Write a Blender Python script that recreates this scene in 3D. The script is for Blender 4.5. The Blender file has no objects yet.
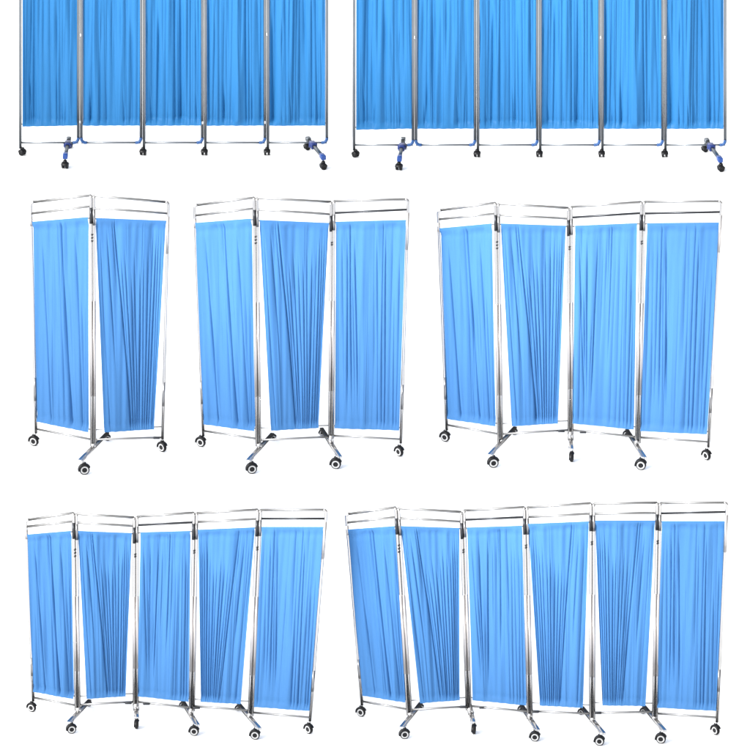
import bpy, math, random
from mathutils import Vector
S = bpy.context.scene
COL = S.collection

# ------------------------------------------------------------------ camera
PITCH = math.radians(22); DIST = 100.0; PPM = 147.0; HALF = 375.0
fwd = Vector((0, math.cos(PITCH), -math.sin(PITCH)))
up = Vector((0, math.sin(PITCH), math.cos(PITCH)))
right = Vector((1, 0, 0))
CAM = -fwd * DIST
cd = bpy.data.cameras.new('camera'); cam = bpy.data.objects.new('camera', cd); COL.objects.link(cam)
cam.location = CAM; cam.rotation_euler = (math.pi/2 - PITCH, 0, 0)
cd.sensor_width = 36; cd.lens = 36 * DIST / (750 / PPM); cd.clip_start = 1; cd.clip_end = 1500
S.camera = cam

def ray(u, v):
    return fwd + right * ((u - HALF) / PPM / DIST) + up * (-(v - HALF) / PPM / DIST)
def atz(u, v, z):
    d = ray(u, v); return CAM + d * ((z - CAM.z) / d.z)
def aty(u, v, y):
    d = ray(u, v); return CAM + d * ((y - CAM.y) / d.y)

# --------------------------------------------------------------- materials
def mat(name, col, rough=0.5, metal=0.0, spec=0.5, tint=None, coat=0.0):
    m = bpy.data.materials.new(name); m.use_nodes = True
    b = m.node_tree.nodes['Principled BSDF']
    b.inputs['Base Color'].default_value = (*col, 1)
    b.inputs['Roughness'].default_value = rough
    b.inputs['Metallic'].default_value = metal
    b.inputs['Specular IOR Level'].default_value = spec
    if tint is not None: b.inputs['Specular Tint'].default_value = (tint, tint, tint, 1)
    b.inputs['Coat Weight'].default_value = coat
    return m
def noisy(m, scale, amount, rough_amt=0.0, stretch=(1, 1, 1)):
    nt = m.node_tree; b = nt.nodes['Principled BSDF']
    tc = nt.nodes.new('ShaderNodeTexCoord'); mp = nt.nodes.new('ShaderNodeMapping')
    mp.inputs['Scale'].default_value = stretch
    n = nt.nodes.new('ShaderNodeTexNoise'); n.inputs['Scale'].default_value = scale; n.inputs['Detail'].default_value = 4
    r = nt.nodes.new('ShaderNodeMapRange'); r.inputs['To Min'].default_value = 1 - amount; r.inputs['To Max'].default_value = 1 + amount
    mx = nt.nodes.new('ShaderNodeVectorMath'); mx.operation = 'SCALE'
    mx.inputs[0].default_value = b.inputs['Base Color'].default_value[:3]
    nt.links.new(tc.outputs['Object'], mp.inputs['Vector']); nt.links.new(mp.outputs['Vector'], n.inputs['Vector'])
    nt.links.new(n.outputs['Fac'], r.inputs['Value']); nt.links.new(r.outputs['Result'], mx.inputs['Scale'])
    nt.links.new(mx.outputs['Vector'], b.inputs['Base Color'])
    return m
def cloth(name, col, rough, spec, trans):
    m = mat(name, col, rough, 0, spec); noisy(m, 60, 0.04, stretch=(1, 1, .1))
    nt = m.node_tree; b = nt.nodes['Principled BSDF']
    b.inputs['Sheen Weight'].default_value = 0.0
    t = nt.nodes.new('ShaderNodeBsdfTranslucent'); t.inputs['Color'].default_value = (col[0]*.7, col[1]*.9, col[2], 1)
    mx = nt.nodes.new('ShaderNodeMixShader'); mx.inputs['Fac'].default_value = trans
    out = nt.nodes['Material Output']
    nt.links.new(b.outputs[0], mx.inputs[1]); nt.links.new(t.outputs[0], mx.inputs[2]); nt.links.new(mx.outputs[0], out.inputs['Surface'])
    return m
M = {
 'chrome': mat('chrome', (.52, .512, .51), .18, 1, .5, .05),
 'rail':   mat('rail_steel', (.33, .328, .326), .3, 1, .5, .1),
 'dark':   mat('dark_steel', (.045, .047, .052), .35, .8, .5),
 'pale_steel': mat('satin_steel', (.50, .48, .47), .4, 1, .5, .4),
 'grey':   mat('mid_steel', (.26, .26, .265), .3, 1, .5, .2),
 'white':  mat('white_plastic', (.45, .45, .45), .4),
 'rod':    mat('pale_rod', (.42, .42, .42), .4, .3),
 'black':  mat('black_plastic', (.004, .004, .005), .35, 0, .25),
 'rubber': mat('black_rubber', (.006, .006, .007), .6, 0, .2),
 'steel':  noisy(mat('brushed_steel', (.215, .232, .25), .3, 1, .5, .3), 8, .12),
 'blue':   mat('blue_plastic', (.012, .05, .22), .35, 0, .4),
 'elbow':  mat('light_blue_plastic', (.015, .065, .2), .35, 0, .4),
 'navy':   mat('navy_plastic', (.010, .025, .13), .35, 0, .4),
 'cloth':  cloth('pale_blue_cloth', (.052, .163, .37), .62, .15, .16),
 'satin':  cloth('deep_blue_satin', (.024, .142, .335), .48, .15, .2),
 'floor':  mat('white_floor', (.96, .96, .96), .9, 0, .1),
}

# ----------------------------------------------------------------- helpers
class MB:
    def __init__(s): s.v = []; s.f = []
    def tube(s, pts, r, n=14, r2=None):
        pts = [Vector(p) for p in pts]; b = len(s.v); L = len(pts)
        t0 = (pts[1] - pts[0]).normalized()
        a = t0.cross(Vector((0, 1, 0)));
        if a.length < .2: a = t0.cross(Vector((0, 0, 1)))
        a.normalize()
        for i, p in enumerate(pts):
            t = (pts[min(i+1, L-1)] - pts[max(i-1, 0)]).normalized()
            a = (a - t * a.dot(t)).normalized(); c = t.cross(a)
            rr = r if r2 is None else r + (r2 - r) * i / (L - 1)
            for k in range(n):
                w = 2*math.pi*k/n; s.v.append(p + (a*math.cos(w) + c*math.sin(w))*rr)
        for i in range(L-1):
            for k in range(n):
                s.f.append((b+i*n+k, b+i*n+(k+1) % n, b+(i+1)*n+(k+1) % n, b+(i+1)*n+k))
        s.f.append(tuple(b+k for k in range(n))[::-1]); s.f.append(tuple(b+(L-1)*n+k for k in range(n)))
        return s
    def lathe(s, c, axis, prof, n=28, a0=0, a1=2*math.pi, ref=Vector((0, 0, 1))):
        """prof: list of (offset along axis, radius); full turn or a partial arc"""
        axis = axis.normalized(); x = (ref - axis*ref.dot(axis)).normalized(); y = axis.cross(x); b = len(s.v); m = len(prof)
        full = abs(a1 - a0 - 2*math.pi) < 1e-6; cnt = n if full else n + 1
        for k in range(cnt):
            w = a0 + (a1-a0)*k/n
            for o, r in prof: s.v.append(c + axis*o + (x*math.cos(w) + y*math.sin(w))*r)
        for k in range(n):
            k2 = (k+1) % cnt
            for j in range(m):
                j2 = (j+1) % m
                s.f.append((b+k*m+j, b+k2*m+j, b+k2*m+j2, b+k*m+j2))
        if not full:
            s.f.append(tuple(b+j for j in range(m))); s.f.append(tuple(b+n*m+j for j in range(m))[::-1])
        return s
    def bar(s, p, q, w, h, w2=None, upv=Vector((0, 0, 1))):
        """bevelled bar from p to q"""
        p = Vector(p); q = Vector(q); t = (q-p).normalized(); sd = t.cross(upv).normalized(); u = sd.cross(t)
        b = len(s.v); w2 = w if w2 is None else w2; e = .25
        for pp, ww, hh in ((p, w*.8, h*.8), (p + t*.003, w, h), (q - t*.003, w2, h), (q, w2*.8, h*.8)):
            for x, y in ((-1, -1+e), (-1, 1-e), (-1+e, 1), (1-e, 1), (1, 1-e), (1, -1+e), (1-e, -1), (-1+e, -1)):
                s.v.append(pp + sd*x*ww/2 + u*y*hh/2)
        for i in range(3):
            for k in range(8):
                s.f.append((b+i*8+k, b+i*8+(k+1) % 8, b+(i+1)*8+(k+1) % 8, b+(i+1)*8+k))
        s.f.append(tuple(b+k for k in range(8))[::-1]); s.f.append(tuple(b+24+k for k in range(8)))
        return s
    def build(s, name, m, parent=None, smooth=True):
        me = bpy.data.meshes.new(name)
        o0 = parent_origin(parent) if parent is not None else Vector((0, 0, 0))
        me.from_pydata([tuple(Vector(p) - o0) for p in s.v], [], s.f); me.update()
        if smooth:
            for p in me.polygons: p.use_smooth = len(p.vertices) == 4
        me.materials.append(m)
        o = bpy.data.objects.new(name, me); COL.objects.link(o)
        if parent is not None: o.parent = parent
        o['_o'] = 0; del o['_o']
        ORIG[o.name] = o0
        return o
ORIG = {}
def parent_origin(p): return ORIG.get(p.name, Vector((0, 0, 0)))

def caster(root, c, r, yaw, top, ring=True):
    """c wheel centre, yaw of the axle (0 = faces the viewer), top = point the stem reaches"""
    ax = Vector((math.sin(yaw), -math.cos(yaw), 0)); w = r*.42
    side = Vector((math.cos(yaw), math.sin(yaw), 0))
    hood = MB()
    # moulded cover over the upper back of the wheel
    a0, a1 = -1.15, 1.75
    hood.lathe(c, ax, [(-w*1.25, r*.55), (-w*1.25, r*1.14), (-w*.8, r*1.26), (w*.8, r*1.26), (w*1.25, r*1.14), (w*1.25, r*.90), (w*1.05, r*.90), (w*.85, r*1.08), (-w*.85, r*1.08), (-w*1.0, r*.55)], 18, a0, a1)
    st = c + Vector((0, 0, r*1.15))
    hood.tube([st, st + Vector((0, 0, r*.35))], r*.42, 12, r*.34)
    h = hood.build('caster', M['black'], root)
    if (top - st).length > r*.3:
        MB().tube([st + Vector((0, 0, r*.3)), top], r*.2, 10).build('stem', M['white'] if ring else M['dark'], h)
    MB().lathe(c, ax, [(-w*.8, r*.35), (-w*.8, r*.9), (-w*.5, r), (w*.5, r), (w*.8, r*.9), (w*.8, r*.35)]).build('wheel', M['rubber'], h)
    if ring:
        for sg in (-1, 1):
            MB().lathe(c, ax*sg, [(w*.78, r*.46), (w*.98, r*.52), (w*.98, r*.75), (w*.78, r*.80)]).build('hub_ring', M['white'], h)
        MB().lathe(c, ax, [(-w*1.02, 0.0001), (-w*1.02, r*.42), (-w*.9, r*.48), (w*.9, r*.48), (w*1.02, r*.42), (w*1.02, .0001)]).build('hub', M['black'], h)
    return h
def twin_caster(root, c, r, yaw, top):
    ax = Vector((math.sin(yaw), -math.cos(yaw), 0))
    hood = MB()
    hood.lathe(c, ax, [(-r*1.15, r*.3), (-r*1.15, r*.95), (-r*.9, r*1.2), (r*.9, r*1.2), (r*1.15, r*.95), (r*1.15, r*.3)], 16, -1.35, 1.35)
    st = c + Vector((0, 0, r*1.1)); hood.tube([st, st + Vector((0, 0, r*.7))], r*.75, 12, r*.55)
    h = hood.build('caster', M['black'], root)
    if top.z > st.z + r*.7: MB().tube([st + Vector((0, 0, r*.6)), top], r*.3, 10).build('stem', M['steel'], h)
    for sg in (-1, 1):
        MB().lathe(c + ax*sg*r*.62, ax, [(-r*.36, .001), (-r*.36, r*.9), (-r*.2, r), (r*.2, r), (r*.36, r*.9), (r*.36, .001)], 22).build('wheel', M['rubber'], h)
    return h

# ---------------------------------------------------------------- curtains
# a fold: (s at top, s at bottom, t where it starts, t where it ends, half width, depth)
def fA():
    return [(.14,.29,.04,1,.016,.020),(.19,.34,.3,1,.03,-.006),(.50,.66,.0,1,.018,.028),(.46,.56,.0,1,.020,.012),(.36,.47,.05,.8,.03,.007),
            (.75,.87,.03,1,.016,.017),(.66,.78,.1,1,.04,-.007),(.965,.975,.02,1,.02,.012),(.93,.93,.3,1,.012,.010),(.06,.08,.1,1,.04,-.005),(.27,.4,.0,.6,.035,-.005),(.60,.73,.2,1,.025,-.008),(.86,.9,.3,1,.012,.009)]
def fB():
    L = [(.27,.54,.0,1,.013,.024),(.235,.47,.0,.45,.014,.014),(.15,.30,.02,.75,.014,.018),(.06,.12,.02,1,.016,.012),(.02,.05,.0,.6,.02,.008),(.20,.22,.3,1,.04,-.004)]
    for a, b, t0, d in ((.33,.565,.18,.010),(.40,.60,.18,.015),(.475,.64,.17,.017),(.55,.68,.16,.017),(.63,.725,.16,.017),(.70,.77,.14,.017),(.77,.815,.11,.017),(.84,.86,.06,.018),(.885,.91,.03,.018),(.92,.95,.02,.016),(.955,.98,.02,.014)):
        L.append((a, b, t0, 1, .011, d))
    return L
def fC():
    return [(.07,.20,.05,.96,.014,.016),(.20,.235,.03,.97,.012,.020),(.14,.215,.3,.95,.010,.012),(.38,.29,.03,.98,.012,.024),(.32,.26,.5,.9,.01,.010),(.46,.40,.03,.7,.014,.010),(.60,.52,.0,.8,.014,.018),(.52,.47,.02,.5,.016,.010),(.56,.50,.0,.4,.012,.010),
            (.67,.60,.05,1,.018,.008),(.73,.70,.1,1,.016,.009),(.79,.77,.1,1,.016,.009),(.86,.84,.12,1,.014,.012),(.93,.90,.15,1,.014,.016),(.97,.96,.2,1,.014,.010)]
def fD():
    return [(.16,.20,.02,.98,.014,.019),(.21,.28,.0,.98,.013,.018),(.27,.37,.03,.98,.012,.020),(.10,.15,.02,.95,.016,.012),(.045,.07,.02,1,.018,.008),(.235,.325,.2,.95,.01,.010),
            (.73,.77,.02,1,.012,.022),(.68,.72,.0,1,.012,.016),(.60,.66,.02,1,.015,.012),(.56,.6,.0,.8,.015,.010),(.47,.52,.2,1,.03,.004),(.82,.85,.05,1,.018,.008),(.86,.90,.3,1,.012,.012),(.93,.955,.2,1,.012,.012),(.40,.44,.1,1,.03,-.005)]
def mir(L): return [(1-a, 1-b, t0, t1, w, d) for a, b, t0, t1, w, d in L]
def fT(kind):
    base = {
     1: [(.06,.10,0,1,.03,.008),(.30,.24,0,1,.016,.020),(.40,.31,0,1,.02,.022),(.47,.40,.1,1,.014,.016),(.52,.50,0,1,.016,.024),(.62,.56,0,1,.02,.026),(.70,.70,.1,1,.014,.016),(.80,.66,0,.9,.018,.022),(.88,.85,0,1,.016,.014),(.95,.97,.1,1,.012,.012)],
     2: [(.08,.05,0,1,.02,.012),(.17,.20,.1,1,.03,.010),(.27,.30,0,1,.02,.012),(.37,.40,0,1,.022,.032),(.43,.37,.2,1,.012,.014),(.53,.46,0,1,.03,.012),(.62,.66,0,1,.03,.010),(.70,.80,.1,1,.02,.012),(.82,.86,0,1,.03,.010),(.93,.95,0,1,.016,.012)],
     3: [(.08,.05,0,1,.03,.012),(.20,.14,.1,1,.02,.012),(.33,.30,0,1,.02,.012),(.47,.40,0,1,.016,.016),(.57,.52,0,1,.018,.022),(.64,.58,0,1,.014,.018),(.70,.68,0,1,.016,.024),(.77,.75,.1,1,.012,.018),(.84,.80,0,1,.014,.022),(.90,.92,0,1,.014,.018),(.96,.98,.1,1,.010,.012)],
     4: [(.08,.10,0,1,.03,.010),(.18,.14,.1,1,.02,.012),(.30,.24,0,1,.016,.018),(.38,.32,0,1,.014,.016),(.46,.40,0,1,.016,.018),(.54,.49,0,1,.014,.022),(.60,.57,0,1,.014,.020),(.67,.63,0,1,.014,.026),(.75,.71,.1,1,.012,.018),(.82,.80,0,1,.014,.018),(.90,.87,0,1,.014,.014),(.96,.97,.1,1,.010,.012)],
     5: [(.06,.10,0,1,.03,.008),(.34,.22,.2,1,.02,.012),(.42,.33,.1,1,.018,.014),(.47,.44,0,1,.018,.024),(.53,.56,0,1,.02,.034),(.58,.72,.25,1,.014,.018),(.64,.80,.2,1,.016,.016),(.74,.88,.1,1,.02,.010),(.93,.95,0,1,.016,.012)]}[kind]
    R = random.Random(kind*7+1); L = [(a + .8*(a-b), b - .2*(a-b), t0, t1, w*1.15, d*1.25) for a, b, t0, t1, w, d in base]
    for i in range(5):
        a = R.uniform(.03, .97); L.append((a, a + R.uniform(-.12, .05), R.choice([0, .15, .3]), 1, R.uniform(.006, .011), R.uniform(.004, .009)))
    for i in range(4):
        a = R.uniform(.08, .92); L.append((a, a + R.uniform(-.1, .1), 0, 1, R.uniform(.06, .09), R.choice([-1, 1]) * R.uniform(.008, .013)))
    for i in range(5):     # slanting pulls
        b = R.uniform(.02, .8); L.append((b + R.uniform(.18, .42), b, 0, 1, R.uniform(.012, .022), R.uniform(.010, .018)))
    for i in range(9):     # short gathers that rise out of the hem
        a = R.uniform(.05, .97); L.append((a + R.uniform(-.14, .14), a, R.uniform(.70, .86), 1, .009, R.uniform(.008, .013)))
    return L
def mir(L): return [(1-a, 1-b, t0, t1, w, d) for a, b, t0, t1, w, d in L]
def fT(seed):
    R = random.Random(seed); L = []
    n = R.randint(13, 16)
    for i in range(n):
        a = (i + R.uniform(.15, .85)) / n
        b = .5 + (a - .5) * 1.02 + R.uniform(-.05, .05)
        L.append((a, b, R.choice([0, 0, 0, .2, .35]), R.choice([1, 1, 1, .75, .85]), R.uniform(.012, .028), R.choice([1, 1, .7, .4]) * R.uniform(.012, .026)))
    for i in range(5):
        a = R.uniform(.08, .92); L.append((a, a + R.uniform(-.1, .1), 0, 1, R.uniform(.05, .08), R.choice([-1, 1]) * R.uniform(.01, .018)))
    for i in range(6):     # short gathers that rise out of the hem
        a = R.uniform(.1, .95); L.append((a + R.uniform(-.16, .16), a, R.uniform(.72, .85), 1, .010, .012))
    return L
def sm(x): x = max(0, min(1, x)); return x*x*(3-2*x)

def curtain(root, P, folds, seed, m, hem=True, NS=260, NT=90, gain=.8, narrow=.68):
    """P(s, t) -> point and outward direction of the panel"""
    R = random.Random(seed); ph = [R.uniform(0, 6.28) for _ in range(6)]
    mb = MB()
    if m is M['satin']: gain, narrow = .82, 1.0
    folds = [(a + R.uniform(-.006, .006), b + R.uniform(-.008, .008), max(0, t0 + R.uniform(-.08, .04)) if t0 > .05 else t0, t1, w*narrow if d > 0 else w, d*R.uniform(.8, 1.15)) for a, b, t0, t1, w, d in folds]
    for i in range(6):
        a = R.uniform(.03, .97); folds.append((a, a + R.uniform(-.03, .05), R.choice([0, .2, .4]), R.choice([1, 1, .7]), .007, R.uniform(.002, .006)))
    for j in range(NT+1):
        t = j/NT
        # hold the cloth flat on its rods
        env = sm(t/.035)*.9 + .1
        envb = sm((1-t)/.035)*.8 + .2
        fl = []
        for a, b, t0, t1, w, d in folds:
            k = (1 if t0 <= .001 else sm((t - t0)/.2)) * (1 if t1 >= .999 else sm((t1 - t)/.32))
            if k > 0: fl.append((a + (b-a)*(t**1.15) + .004*math.sin(5*t + a*40), w*(1 + .35*t), d*k*(.75 + .45*t)))
        for i in range(NS+1):
            s = i/NS
            h = 0.0
            for c, w, d in fl:
                x = abs(s-c)/w
                if x < 7: h -= d*(.75*math.exp(-x*1.5) + .25/(1 + x*x)) if s > c else d*(.6*math.exp(-x*.9) + .4/(1 + x*x*.7))
            h = h*env*envb*gain
            h += .006*math.sin(9*s + ph[0] + 1.2*t)*env + .003*math.sin(23*s + ph[1] - 2*t)*env + .0012*math.sin(61*s + ph[2] + 3*t)*env
            h += .0018*math.sin(37*s + 6*t + ph[3])*env
            if hem:
                h += .005*math.exp(-((t-.012)/.012)**2) - .004*math.exp(-((t-.048)/.008)**2)
                h -= .004*math.exp(-((t-.962)/.008)**2)
            k = max(sm((.03 - t)/.02), sm((t - .975)/.02))
            if k > 0: h = h*(1 - k) + k*(max(h*.25, -.002) + .008)
            edge = .0008*math.sin(40*s + ph[4])*(1 if t == 1 else 0)
            p, nrm = P(s, t)
            p = p + nrm*h; p.z += edge
            mb.v.append(p)
    W = NS+1
    for j in range(NT):
        for i in range(NS): mb.f.append((j*W+i, j*W+i+1, (j+1)*W+i+1, (j+1)*W+i))
    return mb.build('curtain', m, root)

def lerp(a, b, f): return a + (b-a)*f
def quad(TL, TR, BR, BL):
    def q(s, t):
        x0, y0 = lerp(TL[0], BL[0], t), lerp(TL[1], BL[1], t); x1, y1 = lerp(TR[0], BR[0], t), lerp(TR[1], BR[1], t)
        return lerp(x0, x1, s), lerp(y0, y1, s)
    return q

class Post:   # a straight post seen from (ut,vt) to (ub,vb), standing at depth y
    def __init__(s, ut, vt, ub, vb, y): s.ut, s.vt, s.ub, s.vb, s.y = ut, vt, ub, vb, y
    def u(s, v): return lerp(s.ut, s.ub, (v - s.vt)/(s.vb - s.vt))
    def p(s, v): return aty(s.u(v), v, s.y)

def screen(name, label, ends, joints, panels, kseed, topstyle=False):
    """ends: (left end, right end); joints: feet and casters; panels: rails, curtain quad, folds"""
    ex = []
    root = bpy.data.objects.new(name, None); COL.objects.link(root)
    root['label'] = label; root['category'] = 'folding screen'
    e0 = atz(ends[0]['c'][0], ends[0]['c'][1], ends[0]['r']); e1 = atz(ends[1]['c'][0], ends[1]['c'][1], ends[1]['r'])
    org = Vector(((e0.x+e1.x)/2, (e0.y+e1.y)/2, 0)); root.location = org
    ORIG[root.name] = org
    # vertices are stored relative to the root; sub-parts share their part's frame
    RP, RR = .0098, .0074
    posts = []
    n = len(panels)
    def cast(c, r, yaw, top, kind='ring'):
        ctr = atz(c[0], c[1], r)
        if kind == 'twin': return twin_caster(root, ctr, r, yaw, top)
        return caster(root, ctr, r, yaw, top)
    # --- supports
    jy = []
    for J in joints:
        if 'foot' in J:
            (fu, fv), (ru, rv) = J['foot']; cf, cr = J['cf'], J['cr']
            F = atz(cf[0], cf[1], J['rf']); Rr = atz(cr[0], cr[1], J['rr'])
            A = aty(fu, fv, F.y); B = aty(ru, rv, Rr.y)
            J['y'] = (A.y + B.y)/2 if J.get('y') is None else J['y']
            mb = MB(); f = mb.bar(B, A, .026, .016, .032, upv=Vector((0, 0, 1)))
            fo = f.build('foot_bar', M['chrome'], root)
            MB().bar(lerp(A, B, .02) + Vector((0, 0, -.002)), lerp(A, B, .16) + Vector((0, 0, -.002)), .034, .019).build('end_cap', M['pale_steel'], fo)
            caster(root, F, J['rf'], J['yaw'], A)
            caster(root, atz(cr[0], cr[1], J['rr']*.76), J['rr']*.76, J['yaw'], B)
            mid = aty((fu+ru)/2, (fv+rv)/2, J['y'])
            J['mid'] = mid
    for k in range(n):
        pn = panels[k]
        if k == 0: L = ends[0]; yl = e0.y; ut, ub, vb = L['ut'], L['ub'], L['vb']; vt = pn['top'][0]
        else: J = joints[k-1]; yl = J['y']; ut, ub, vb = J['ut'] + 1.55, J['ub'] + 1.55, J['vb']; vt = pn['top'][0]
        PL = Post(ut, vt, ub, vb if not topstyle else (vb if k == 0 or J.get('drop') else J['vb2']), yl)
        if k == n-1: Rn = ends[1]; yr = e1.y; ut, ub, vb = Rn['ut'], Rn['ub'], Rn['vb']
        else: J2 = joints[k]; yr = J2['y']; ut, ub, vb = J2['ut'] - 1.55, J2['ub'] - 1.55, J2['vb']
        PR = Post(ut, pn['top'][1], ub, vb if not topstyle else (J2['vb2'] if k < n-1 else Rn['vb']), yr)
        pm = M['steel'] if topstyle else M['chrome']
        for side, P in ((0, PL), (1, PR)):
            pts = [P.p(P.vb), P.p(lerp(P.vb, P.vt, .5)), P.p(P.vt + 3)]
            mb = MB()
            inward = 1 if side == 0 else -1
            if (k == 0 and side == 0) or (k == n-1 and side == 1):   # bent corner into the top rail
                for a in (20, 45, 70, 90):
                    w = math.radians(a); pts.append(aty(P.ut + inward*3*(1-math.cos(w)), P.vt + 3 - 3*math.sin(w), P.y))
            else: pts.append(P.p(P.vt))
            po = mb.tube(pts, RP).build('post', pm, root)
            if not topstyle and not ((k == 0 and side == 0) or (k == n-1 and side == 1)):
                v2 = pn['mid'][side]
                MB().tube([P.p(v2 + 1), P.p(v2 + 17)], RP*1.06).build('upper_reflection', M['dark'] if side else M['grey'], po)  # dark reflection in the chrome, put on as a coloured tube band
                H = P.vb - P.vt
                MB().tube([P.p(P.vt + H*.42), P.p(P.vt + H*.80)], RP*1.08).build('lower_reflection', M['pale_steel'], po)  # greyer reflection low on the post, also a coloured band
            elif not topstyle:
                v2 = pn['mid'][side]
                MB().tube([P.p(v2 + 3), P.p(v2 + (40 if side else 12))], RP*1.08).build('upper_reflection', M['pale_steel'], po)  # end post: upper reflection put on as a band
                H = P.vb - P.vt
                MB().tube([P.p(P.vt + H*.76), P.p(P.vt + H*.86)], RP*1.04).build('lower_reflection', M['grey'], po)  # end post: lower reflection as a grey band
        g = 3 if k == 0 else 0; g2 = 3 if k == n-1 else 0
        vt0, vt1 = pn['top']
        MB().tube([aty(PL.ut + g, vt0, yl), aty(PR.ut - g2, vt1, yr)], RR*1.1).build('top_rail', M['rail'], root)
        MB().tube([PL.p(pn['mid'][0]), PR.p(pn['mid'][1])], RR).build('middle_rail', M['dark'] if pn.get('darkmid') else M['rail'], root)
        b0, b1 = pn['bot']
        MB().tube([PL.p(b0), PR.p(b1)], RR*.9).build('bottom_rail', M['steel'] if topstyle else M['rail'], root)
        q = quad(*pn['quad'])
        d = (PR.p(400) - PL.p(400)); d.z = 0; nrm = Vector((d.y, -d.x, 0)).normalized()
        if nrm.y > 0: nrm = -nrm
        def P3(s, t, q=q, PL=PL, PR=PR, nrm=nrm):
            u, v = q(s, t); a, b = PL.u(v), PR.u(v); f = (u-a)/(b-a)
            return aty(u, v, lerp(PL.y, PR.y, f)), nrm
        cu = curtain(root, P3, pn['folds'], kseed*17 + k, M['satin'] if topstyle else M['cloth'])
        # rods in the hems
        (TLu, TLv), (TRu, TRv), (BRu, BRv), (BLu, BLv) = pn['quad']
        back = -nrm*.014
        MB().tube([PL.p(TLv + 2) + back, PR.p(TRv + 2) + back], .0045, 10).build('curtain_rod', M['rod'], root)
        MB().tube([PL.p(BLv - 1.5) + back, PR.p(BRv - 1.5) + back], .0045, 10).build('curtain_rod', M['rod'], root)
        pn['PL'], pn['PR'] = PL, PR
    # --- end casters
    for E, pn, key, yaw in ((ends[0], panels[0], 'PL', ends[0]['yaw']), (ends[1], panels[-1], 'PR', ends[1]['yaw'])):
        if E.get('nocaster'): continue
        P = pn[key]; cast(E['c'], E['r'], yaw, P.p(P.vb), 'twin' if topstyle else 'ring')
    for k, J in enumerate(joints):
        if 'mid' in J:      # socket that clamps the two posts to the foot
            y = J['y']; a = aty(J['ub'], J['vb'] - 3, y)
            MB().tube([J['mid'] + Vector((0, 0, -.004)), a], .020, 16, .016).build('socket', M['chrome'], root)
            # three screw heads of the hinge
            v = panels[k]['mid'][1] + 28
            uu = lerp(J['ut'], J['ub'], (v - panels[k]['top'][1])/(J['vb'] - panels[k]['top'][1]))
            hb = MB()
            for i in range(3 if k == 0 else 2):
                c = aty(uu - .6, v + i*(3.2 if k == 0 else 2.2), y) + Vector((0, -RP*.9, 0)); hb.lathe(c, Vector((0, -1, 0)), [(-.004, .0001), (-.004, .006), (.003, .006), (.005, .003), (.005, .0001)], 12)
            hb.build('hinge_screws', M['dark'], root)
        for (bu, bv) in J.get('clips', ()):
            p = aty(bu, bv, J['y'] - .015)
            MB().bar(p + Vector((-.022, 0, 0)), p + Vector((.022, 0, 0)), .016, .014).build('rail_clip', M['dark'], root)
    return root, panels, joints, (e0, e1)

# ------------------------------------------------------- chromed screens
def E(ut, ub, vb, c, r=.033, yaw=.6): return dict(ut=ut, ub=ub, vb=vb, c=c, r=r, yaw=yaw)
def J(ut, ub, vb, foot, cf, cr, yaw=.2, clips=(), rf=.035, rr=.026, y=None):
    return dict(ut=ut, ub=ub, vb=vb, foot=foot, cf=cf, cr=cr, yaw=yaw, clips=clips, rf=rf, rr=rr, y=y)
def PN(top, mid, bot, TL, TR, BR, BL, folds, dm=False):
    return dict(top=top, mid=mid, bot=bot, quad=(TL, TR, BR, BL), folds=folds, darkmid=dm)
A_, B_, C_, D_, Bm = fA(), fB(), fC(), fD(), mir(fB())

screen('folding_screen', 'two-panel pale blue folding screen with chrome frame on black and white casters',
 (E(30.7, 36, 433, (34, 441), yaw=-.5), E(168.5, 162.5, 439, (162.3, 447), yaw=-.75)),
 [J(92.4, 93.2, 446, ((79.7, 461), (107.5, 433)), (84.4, 469.5), (107.5, 437.8), .15, [(156.5, 437.8)])],
 [PN((202, 195.4), (213.6, 206.3), (428.9, 439.5), (32.8, 221.3), (88.6, 216.6), (88.9, 432), (37, 421.4), A_),
  PN((195.7, 202), (208, 213.4), (439.5, 437.4), (95.7, 217.4), (166, 220.2), (153.8, 428.9), (104.3, 432), B_)], 2)

screen('folding_screen', 'three-panel pale blue folding screen with chrome frame, standing right of the two-panel one',
 (E(194.3, 203.4, 436, (201, 442), yaw=-.5), E(408.3, 400.8, 443, (399.3, 451.5), yaw=-.8)),
 [J(255.6, 258.3, 446, ((247.9, 461), (272.4, 433.8)), (251.9, 468.6), (273.3, 437.4), .15),
  J(332.4, 331.2, 438, ((339.9, 457.5), (321.5, 428.5)), (335.9, 463.8), (322, 432.8), -.15)],
 [PN((205, 197.6), (215.6, 208.4), (430.7, 438.7), (195.9, 222.4), (251.6, 218.1), (254.6, 430.9), (204, 424), A_),
  PN((197.9, 201.9), (209.5, 214.2), (440, 436.8), (259.4, 219.4), (328.8, 222.4), (318.4, 427.6), (270.9, 430.3), B_),
  PN((201, 199.4), (213, 209.5), (435.6, 439.3), (335.9, 221.2), (406, 219.4), (399.4, 430), (334.7, 428), D_, True)], 3)

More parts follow.
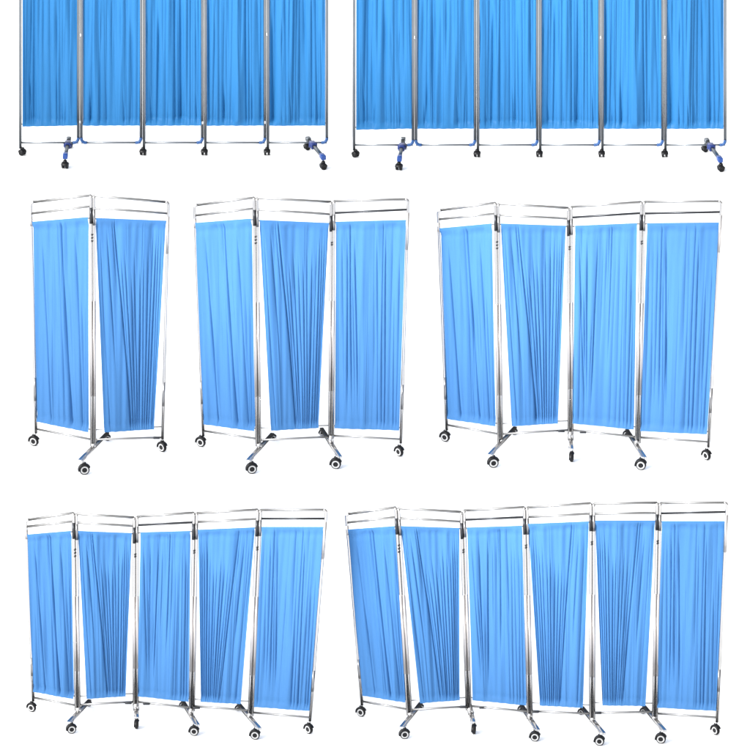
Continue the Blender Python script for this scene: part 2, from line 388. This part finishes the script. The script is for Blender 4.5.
screen('folding_screen', 'four-panel pale blue folding screen with chrome frame, at the right of the middle row',
 (E(437.9, 446.8, 430, (445.2, 436.8), yaw=-.5), E(721.4, 708.4, 447, (706.6, 455.3), yaw=-.8)),
 [J(496.8, 500.2, 443, ((489.2, 455.4), (515.2, 427.4)), (493.4, 462.6), (514.5, 432), .15),
  J(569.8, 570.6, 434, ((571, 449.6), (570.4, 429)), (571.7, 457.3), (570.4, 434), 1.45, [(561.4, 431), (583, 432)], rf=.031),
  J(642.9, 637.8, 443, ((644.6, 458), (626.8, 430)), (641, 464.8), (626.2, 434), -.15)],
 [PN((210.2, 202.8), (219.4, 213.6), (424.8, 434), (440, 227.8), (492.2, 223), (496, 425.9), (447.3, 418.6), A_),
  PN((203.6, 208), (215.1, 218.6), (434, 430), (500.7, 223), (565.9, 225.2), (557.7, 423), (511.9, 425.9), B_),
  PN((206.8, 202), (217.5, 213.1), (430, 436.9), (575.3, 225.2), (637.3, 222.6), (633.8, 429.2), (572.6, 423), C_, True),
  PN((201.6, 201.4), (213.5, 212), (437.3, 442), (647.4, 222.6), (719.6, 221.9), (707.0, 434), (640.6, 430.7), D_, True)], 4)

screen('folding_screen', 'five-panel pale blue folding screen with chrome frame, at the left of the bottom row',
 (E(25.8, 33.3, 701, (31.8, 707.4), r=.029, yaw=-.5), E(326.4, 310, 721, (308.8, 729), r=.031, yaw=-.8)),
 [J(74.9, 77.6, 710, ((68.5, 723), (89.6, 700.3)), (71.6, 729), (88.9, 703.8), .15, rf=.030, rr=.022),
  J(135.6, 135.8, 706, ((136.4, 718), (135.8, 701)), (136.7, 724.5), (135.8, 705), 1.45, [(128.4, 702.9), (146.4, 703.6)], rf=.028, rr=.022),
  J(195.3, 191.8, 711, ((197.5, 725.6), (182.8, 701.4)), (194.2, 731.1), (182.2, 705), -.15, [(196.6, 707.6)], rf=.030, rr=.022),
  J(259.2, 250.6, 716, ((259.3, 728.9), (238.6, 704)), (255.1, 734.8), (238, 708.2), -.15, rf=.031, rr=.023)],
 [PN((519.7, 512.9), (526.7, 521.4), (697.4, 705.4), (27.8, 534), (71.2, 530.3), (73.6, 698.8), (33.5, 691.5), A_),
  PN((513.8, 517.5), (522.6, 526), (704.7, 701.8), (78, 530.3), (131.9, 532.5), (125.5, 695.9), (86.6, 698.5), B_),
  PN((516.6, 512.7), (525.2, 522.3), (701.8, 707.6), (140.7, 531.8), (190.4, 530.3), (188.7, 701.4), (137.7, 695.9), C_, True),
  PN((513.1, 509.6), (522, 519), (706, 710.5), (198.2, 529.2), (255, 526.7), (240.8, 703.6), (200.8, 701.4), Bm),
  PN((509.8, 509.8), (518.6, 518.6), (712.4, 717.5), (262, 526.3), (323.6, 526.3), (309.8, 710.6), (254.3, 706.5), D_, True)], 5)

screen('folding_screen', 'six-panel pale blue folding screen with chrome frame, at the right of the bottom row',
 (E(345.9, 362.1, 705, (361.1, 712), r=.030, yaw=-.5), E(727.1, 717, 722, (715.6, 730), r=.031, yaw=-.8)),
 [J(397, 409.4, 715, ((401.3, 728), (420.9, 703.1)), (404.6, 734.2), (421, 707.2), .15, rf=.031, rr=.023),
  J(462.6, 468.6, 710, ((473.1, 722.7), (469.4, 704)), (474, 729.5), (470, 708), 1.45, [(463.4, 706.9), (482.7, 707.4)], rf=.029, rr=.022),
  J(525.6, 529.8, 716, ((537.8, 730.6), (521.3, 705)), (535, 736.7), (520.8, 709), -.15, [(535.5, 711.6)], rf=.031, rr=.023),
  J(592.2, 592.2, 720, ((603.7, 734), (582, 707.4)), (599.6, 740.9), (580.9, 712), -.15, [(598, 712.8)], rf=.031, rr=.024),
  J(658.7, 654.9, 719, ((664.6, 731.1), (643.9, 706.3)), (661, 738.6), (643, 711), -.15, rf=.032, rr=.024)],
 [PN((513.9, 507.4), (522.7, 517), (701.2, 709.3), (348.4, 528.9), (395.1, 525.5), (405.6, 702.2), (362.9, 695.3), A_),
  PN((508.1, 512), (518, 521.6), (709.7, 706.5), (400.7, 525.5), (459.4, 527.4), (459.7, 699.8), (419.9, 702.8), B_),
  PN((510.4, 507.2), (519.8, 517.1), (705.9, 711.5), (467.0, 527), (522.3, 525.1), (526.4, 705), (472.8, 699.8), C_, True),
  PN((507.4, 503.3), (517.1, 513.7), (711, 713.8), (528, 523.3), (589, 520.8), (582.9, 707.4), (540, 705), Bm),
  PN((503.8, 502.7), (513.9, 512.8), (712.8, 711.9), (595.1, 519.9), (655.1, 519.9), (645.4, 705.6), (602.5, 705), Bm),
  PN((503.1, 502.7), (513.4, 511.9), (713.4, 717.5), (662, 520.5), (725, 520.5), (717.1, 710.6), (657.2, 707.2), D_, True)], 6)

# ------------------------------------------------- grey steel screens, top row
def steel_screen(label, xl, joints, xr, cbot, rail, cl, cjv, footL, footR, clips, seeds, kseed):
    """joints: list of (u centre, has its own caster)"""
    TOP, MID, CT = -78, -67, -60
    yl = atz(cl[0], cl[1], .021).y
    js = []
    for i, (u, dropped) in enumerate(joints):
        js.append(dict(ut=u, ub=u, vb=cjv - 3 if dropped else rail - 4, vb2=rail - 4, drop=dropped, y=None))
    for j in js: j['y'] = yl
    ends = (dict(ut=xl, ub=xl, vb=cl[1] - 4, c=cl, r=.021, yaw=-.7),
            dict(ut=xr, ub=xr, vb=rail - 3, c=cl, r=.021, yaw=0, nocaster=True))
    edges = [xl] + [u for u, _ in joints] + [xr]
    pans = []
    for k in range(len(edges)-1):
        a = edges[k] + (2.2 if k == 0 else 3.0); b = edges[k+1] - (1.6 if k == len(edges)-2 else 2.6)
        bl = cbot + (1.2 if k == 0 else .2)
        pans.append(PN((TOP, TOP), (MID, MID), (rail, rail), (a, CT), (b, CT), (b, cbot), (a, bl), fT(seeds[k])))
    # both ends stand in one plane
    rt, pn, jj, (e0, e1) = None, None, None, (None, None)
    ends[1]['c'] = None
    # caster position of the right end is only used for its depth
    d = ray(xr, cl[1]); ends[1]['c'] = (xr, cl[1])
    rt, pn, jj, (e0, e1) = screen('folding_screen', label, ends, js, pans, kseed, True)
    y = yl
    for i, (u, dropped) in enumerate(joints):
        if dropped:
            c = aty(u + .6, cjv + 1.5, y); c = Vector((c.x, y, .021)); twin_caster(rt, c, .021, 1.25 + .1*i, aty(u + 1.4, cjv - 4, y))
    # blue corner elbows
    def elbow(u, sg):
        pts = []
        for a in (0, 15, 30, 45, 60, 75, 90):
            w = math.radians(a); pts.append(aty(u - sg*4.2*(1-math.cos(w)), rail - 4.2 + 4.2*math.sin(w), y))
        pts = [aty(u, rail - 5.2, y)] + pts + [aty(u - sg*5.6, rail, y)]
        MB().tube(pts, .0108).build('corner_elbow', M['elbow'], rt)
    for i, (u, dropped) in enumerate(joints):
        elbow(u - 1.55, 1)
        if not dropped: elbow(u + 1.55, -1)
    elbow(xr, 1)
    # small bright catches on the posts
    for (u, v) in clips:
        p = aty(u, v, y - .012)
        MB().bar(p + Vector((0, 0, -.010)), p + Vector((0, 0, .010)), .010, .010, upv=Vector((0, 1, 0))).build('catch', M['white'], rt)
    # feet
    for (bar_front, bar_rear, clampuv, cf, cr) in (footL, footR):
        F = atz(cf[0], cf[1] + 1, .021); A = aty(bar_front[0], bar_front[1], F.y); Rr = atz(cr[0], cr[1] + 1, .021); B = aty(bar_rear[0], bar_rear[1], Rr.y)
        fb = MB().bar(B, A, .024, .022).build('foot_bar', M['steel'], rt)
        t = (A-B).normalized()
        MB().bar(A - t*.05, A + t*.012, .034, .034).build('foot_cap', M['blue'], fb)
        MB().bar(B - t*.01, B + t*.03, .032, .030).build('rear_cap', M['steel'], fb)
        c = lerp(B, A, (clampuv[1]-bar_rear[1])/(bar_front[1]-bar_rear[1]))
        mb = MB().bar(c - t*.035, c + t*.035, .042, .044)
        mb.tube([c + Vector((-.03, 0, 0)), c + Vector((.03, 0, 0))], .018, 12)
        mb.build('clamp', M['navy'], rt)
        MB().tube([c + Vector((0, 0, -.006)), Vector((c.x, y, aty(clampuv[0], rail, y).z))], .008).build('clamp_pin', M['steel'], rt)
        twin_caster(rt, F, .022, .35 if bar_front[0] > bar_rear[0] else 1.3, A)
        twin_caster(rt, Rr, .020, .5, B)
    return rt
steel_screen('five-panel bright blue folding screen with grey steel frame and blue corner elbows, at top left',
 20.3, [(79.8, False), (142.5, True), (203.8, True), (266.4, True)], 326.9, 125.2, 142.6, (22.4, 152.3), 152.5,
 ((65.2, 156.5), (68.9, 138.8), (67.1, 144.6), (65.1, 164.4), (69.2, 144)),
 ((323.4, 157.5), (307.9, 138.8), (315.5, 145), (323.3, 165.4), (307, 146)),
 [(80.6, 35), (266.8, 34.2), (80, 122), (202.6, 122.8), (265, 122.4)], [1, 2, 3, 4, 5], 11)
steel_screen('six-panel bright blue folding screen with grey steel frame and blue corner elbows, at top right',
 354, [(414.5, False), (476.5, True), (538.8, True), (601, True), (664, True)], 725.2, 128.3, 144.9, (355.6, 154.2), 154.6,
 ((399.4, 159), (403.3, 139.2), (401.5, 147.2), (399, 166.1), (403.4, 145)),
 ((720.4, 160), (706.6, 140.3), (713.7, 147), (720.9, 167.4), (704.8, 148)),
 [(414.6, 37.3), (600.9, 37.3), (664.7, 37.3)], [1, 2, 3, 3, 4, 5], 12)

# -------------------------------------------------------- floor and light
fl = MB(); fl.v = [Vector(p) for p in ((-150, -150, 0), (150, -150, 0), (150, 250, 0), (-150, 250, 0))]; fl.f = [(0, 1, 2, 3)]
o = fl.build('floor', M['floor'], None, False); o['kind'] = 'structure'

SPOT = 2500
w = bpy.data.worlds.new('World'); S.world = w; w.use_nodes = True
bg = w.node_tree.nodes['Background']; bg.inputs[0].default_value = (1, 1, 1, 1); bg.inputs[1].default_value = 1.0
nt = w.node_tree; tc = nt.nodes.new('ShaderNodeTexCoord'); sx = nt.nodes.new('ShaderNodeSeparateXYZ'); mr = nt.nodes.new('ShaderNodeMapRange')
mr.interpolation_type = 'SMOOTHSTEP'
mr.inputs['From Min'].default_value = -.8; mr.inputs['From Max'].default_value = .8; mr.inputs['To Min'].default_value = 2.9; mr.inputs['To Max'].default_value = .6
nt.links.new(tc.outputs['Generated'], sx.inputs[0]); nt.links.new(sx.outputs['X'], mr.inputs['Value']); nt.links.new(mr.outputs['Result'], bg.inputs['Strength'])
sd = bpy.data.lights.new('key_light', 'SUN'); sd.energy = 1.8; sd.angle = math.radians(20); sd.color = (1, .99, .97)
so = bpy.data.objects.new('key_light', sd); COL.objects.link(so)
so.rotation_euler = Vector((1.2, .9, -.95)).to_track_quat('-Z', 'Y').to_euler()
for i, (u, v, z) in enumerate(((100, 455, 1.35), (300, 455, 1.35), (500, 455, 1.3), (645, 455, 1.3), (90, 715, 1.15), (245, 720, 1.15),
                               (420, 720, 1.2), (540, 722, 1.2), (665, 725, 1.2), (95, 158, 1.2), (255, 158, 1.2), (440, 160, 1.2), (555, 160, 1.2), (670, 160, 1.2))):  # unseen spots, added to brighten the upper part of the curtains
    T = atz(u, v, 0) + Vector((0, 0, z)); ld = bpy.data.lights.new('added_spot', 'SPOT'); ld.energy = SPOT*(1.75 if v == 455 else 1.1 if v > 700 else 1.3); ld.spot_size = math.radians(16); ld.spot_blend = 1; ld.shadow_soft_size = .5
    lo = bpy.data.objects.new('added_spot', ld); COL.objects.link(lo); lo.location = T + Vector((-5.2, -6.5, 3.2)); lo.rotation_euler = (T - lo.location).to_track_quat('-Z', 'Y').to_euler()
S.view_settings.view_transform = 'Standard'; S.view_settings.look = 'None'; S.view_settings.gamma = 1; S.view_settings.exposure = 0.0
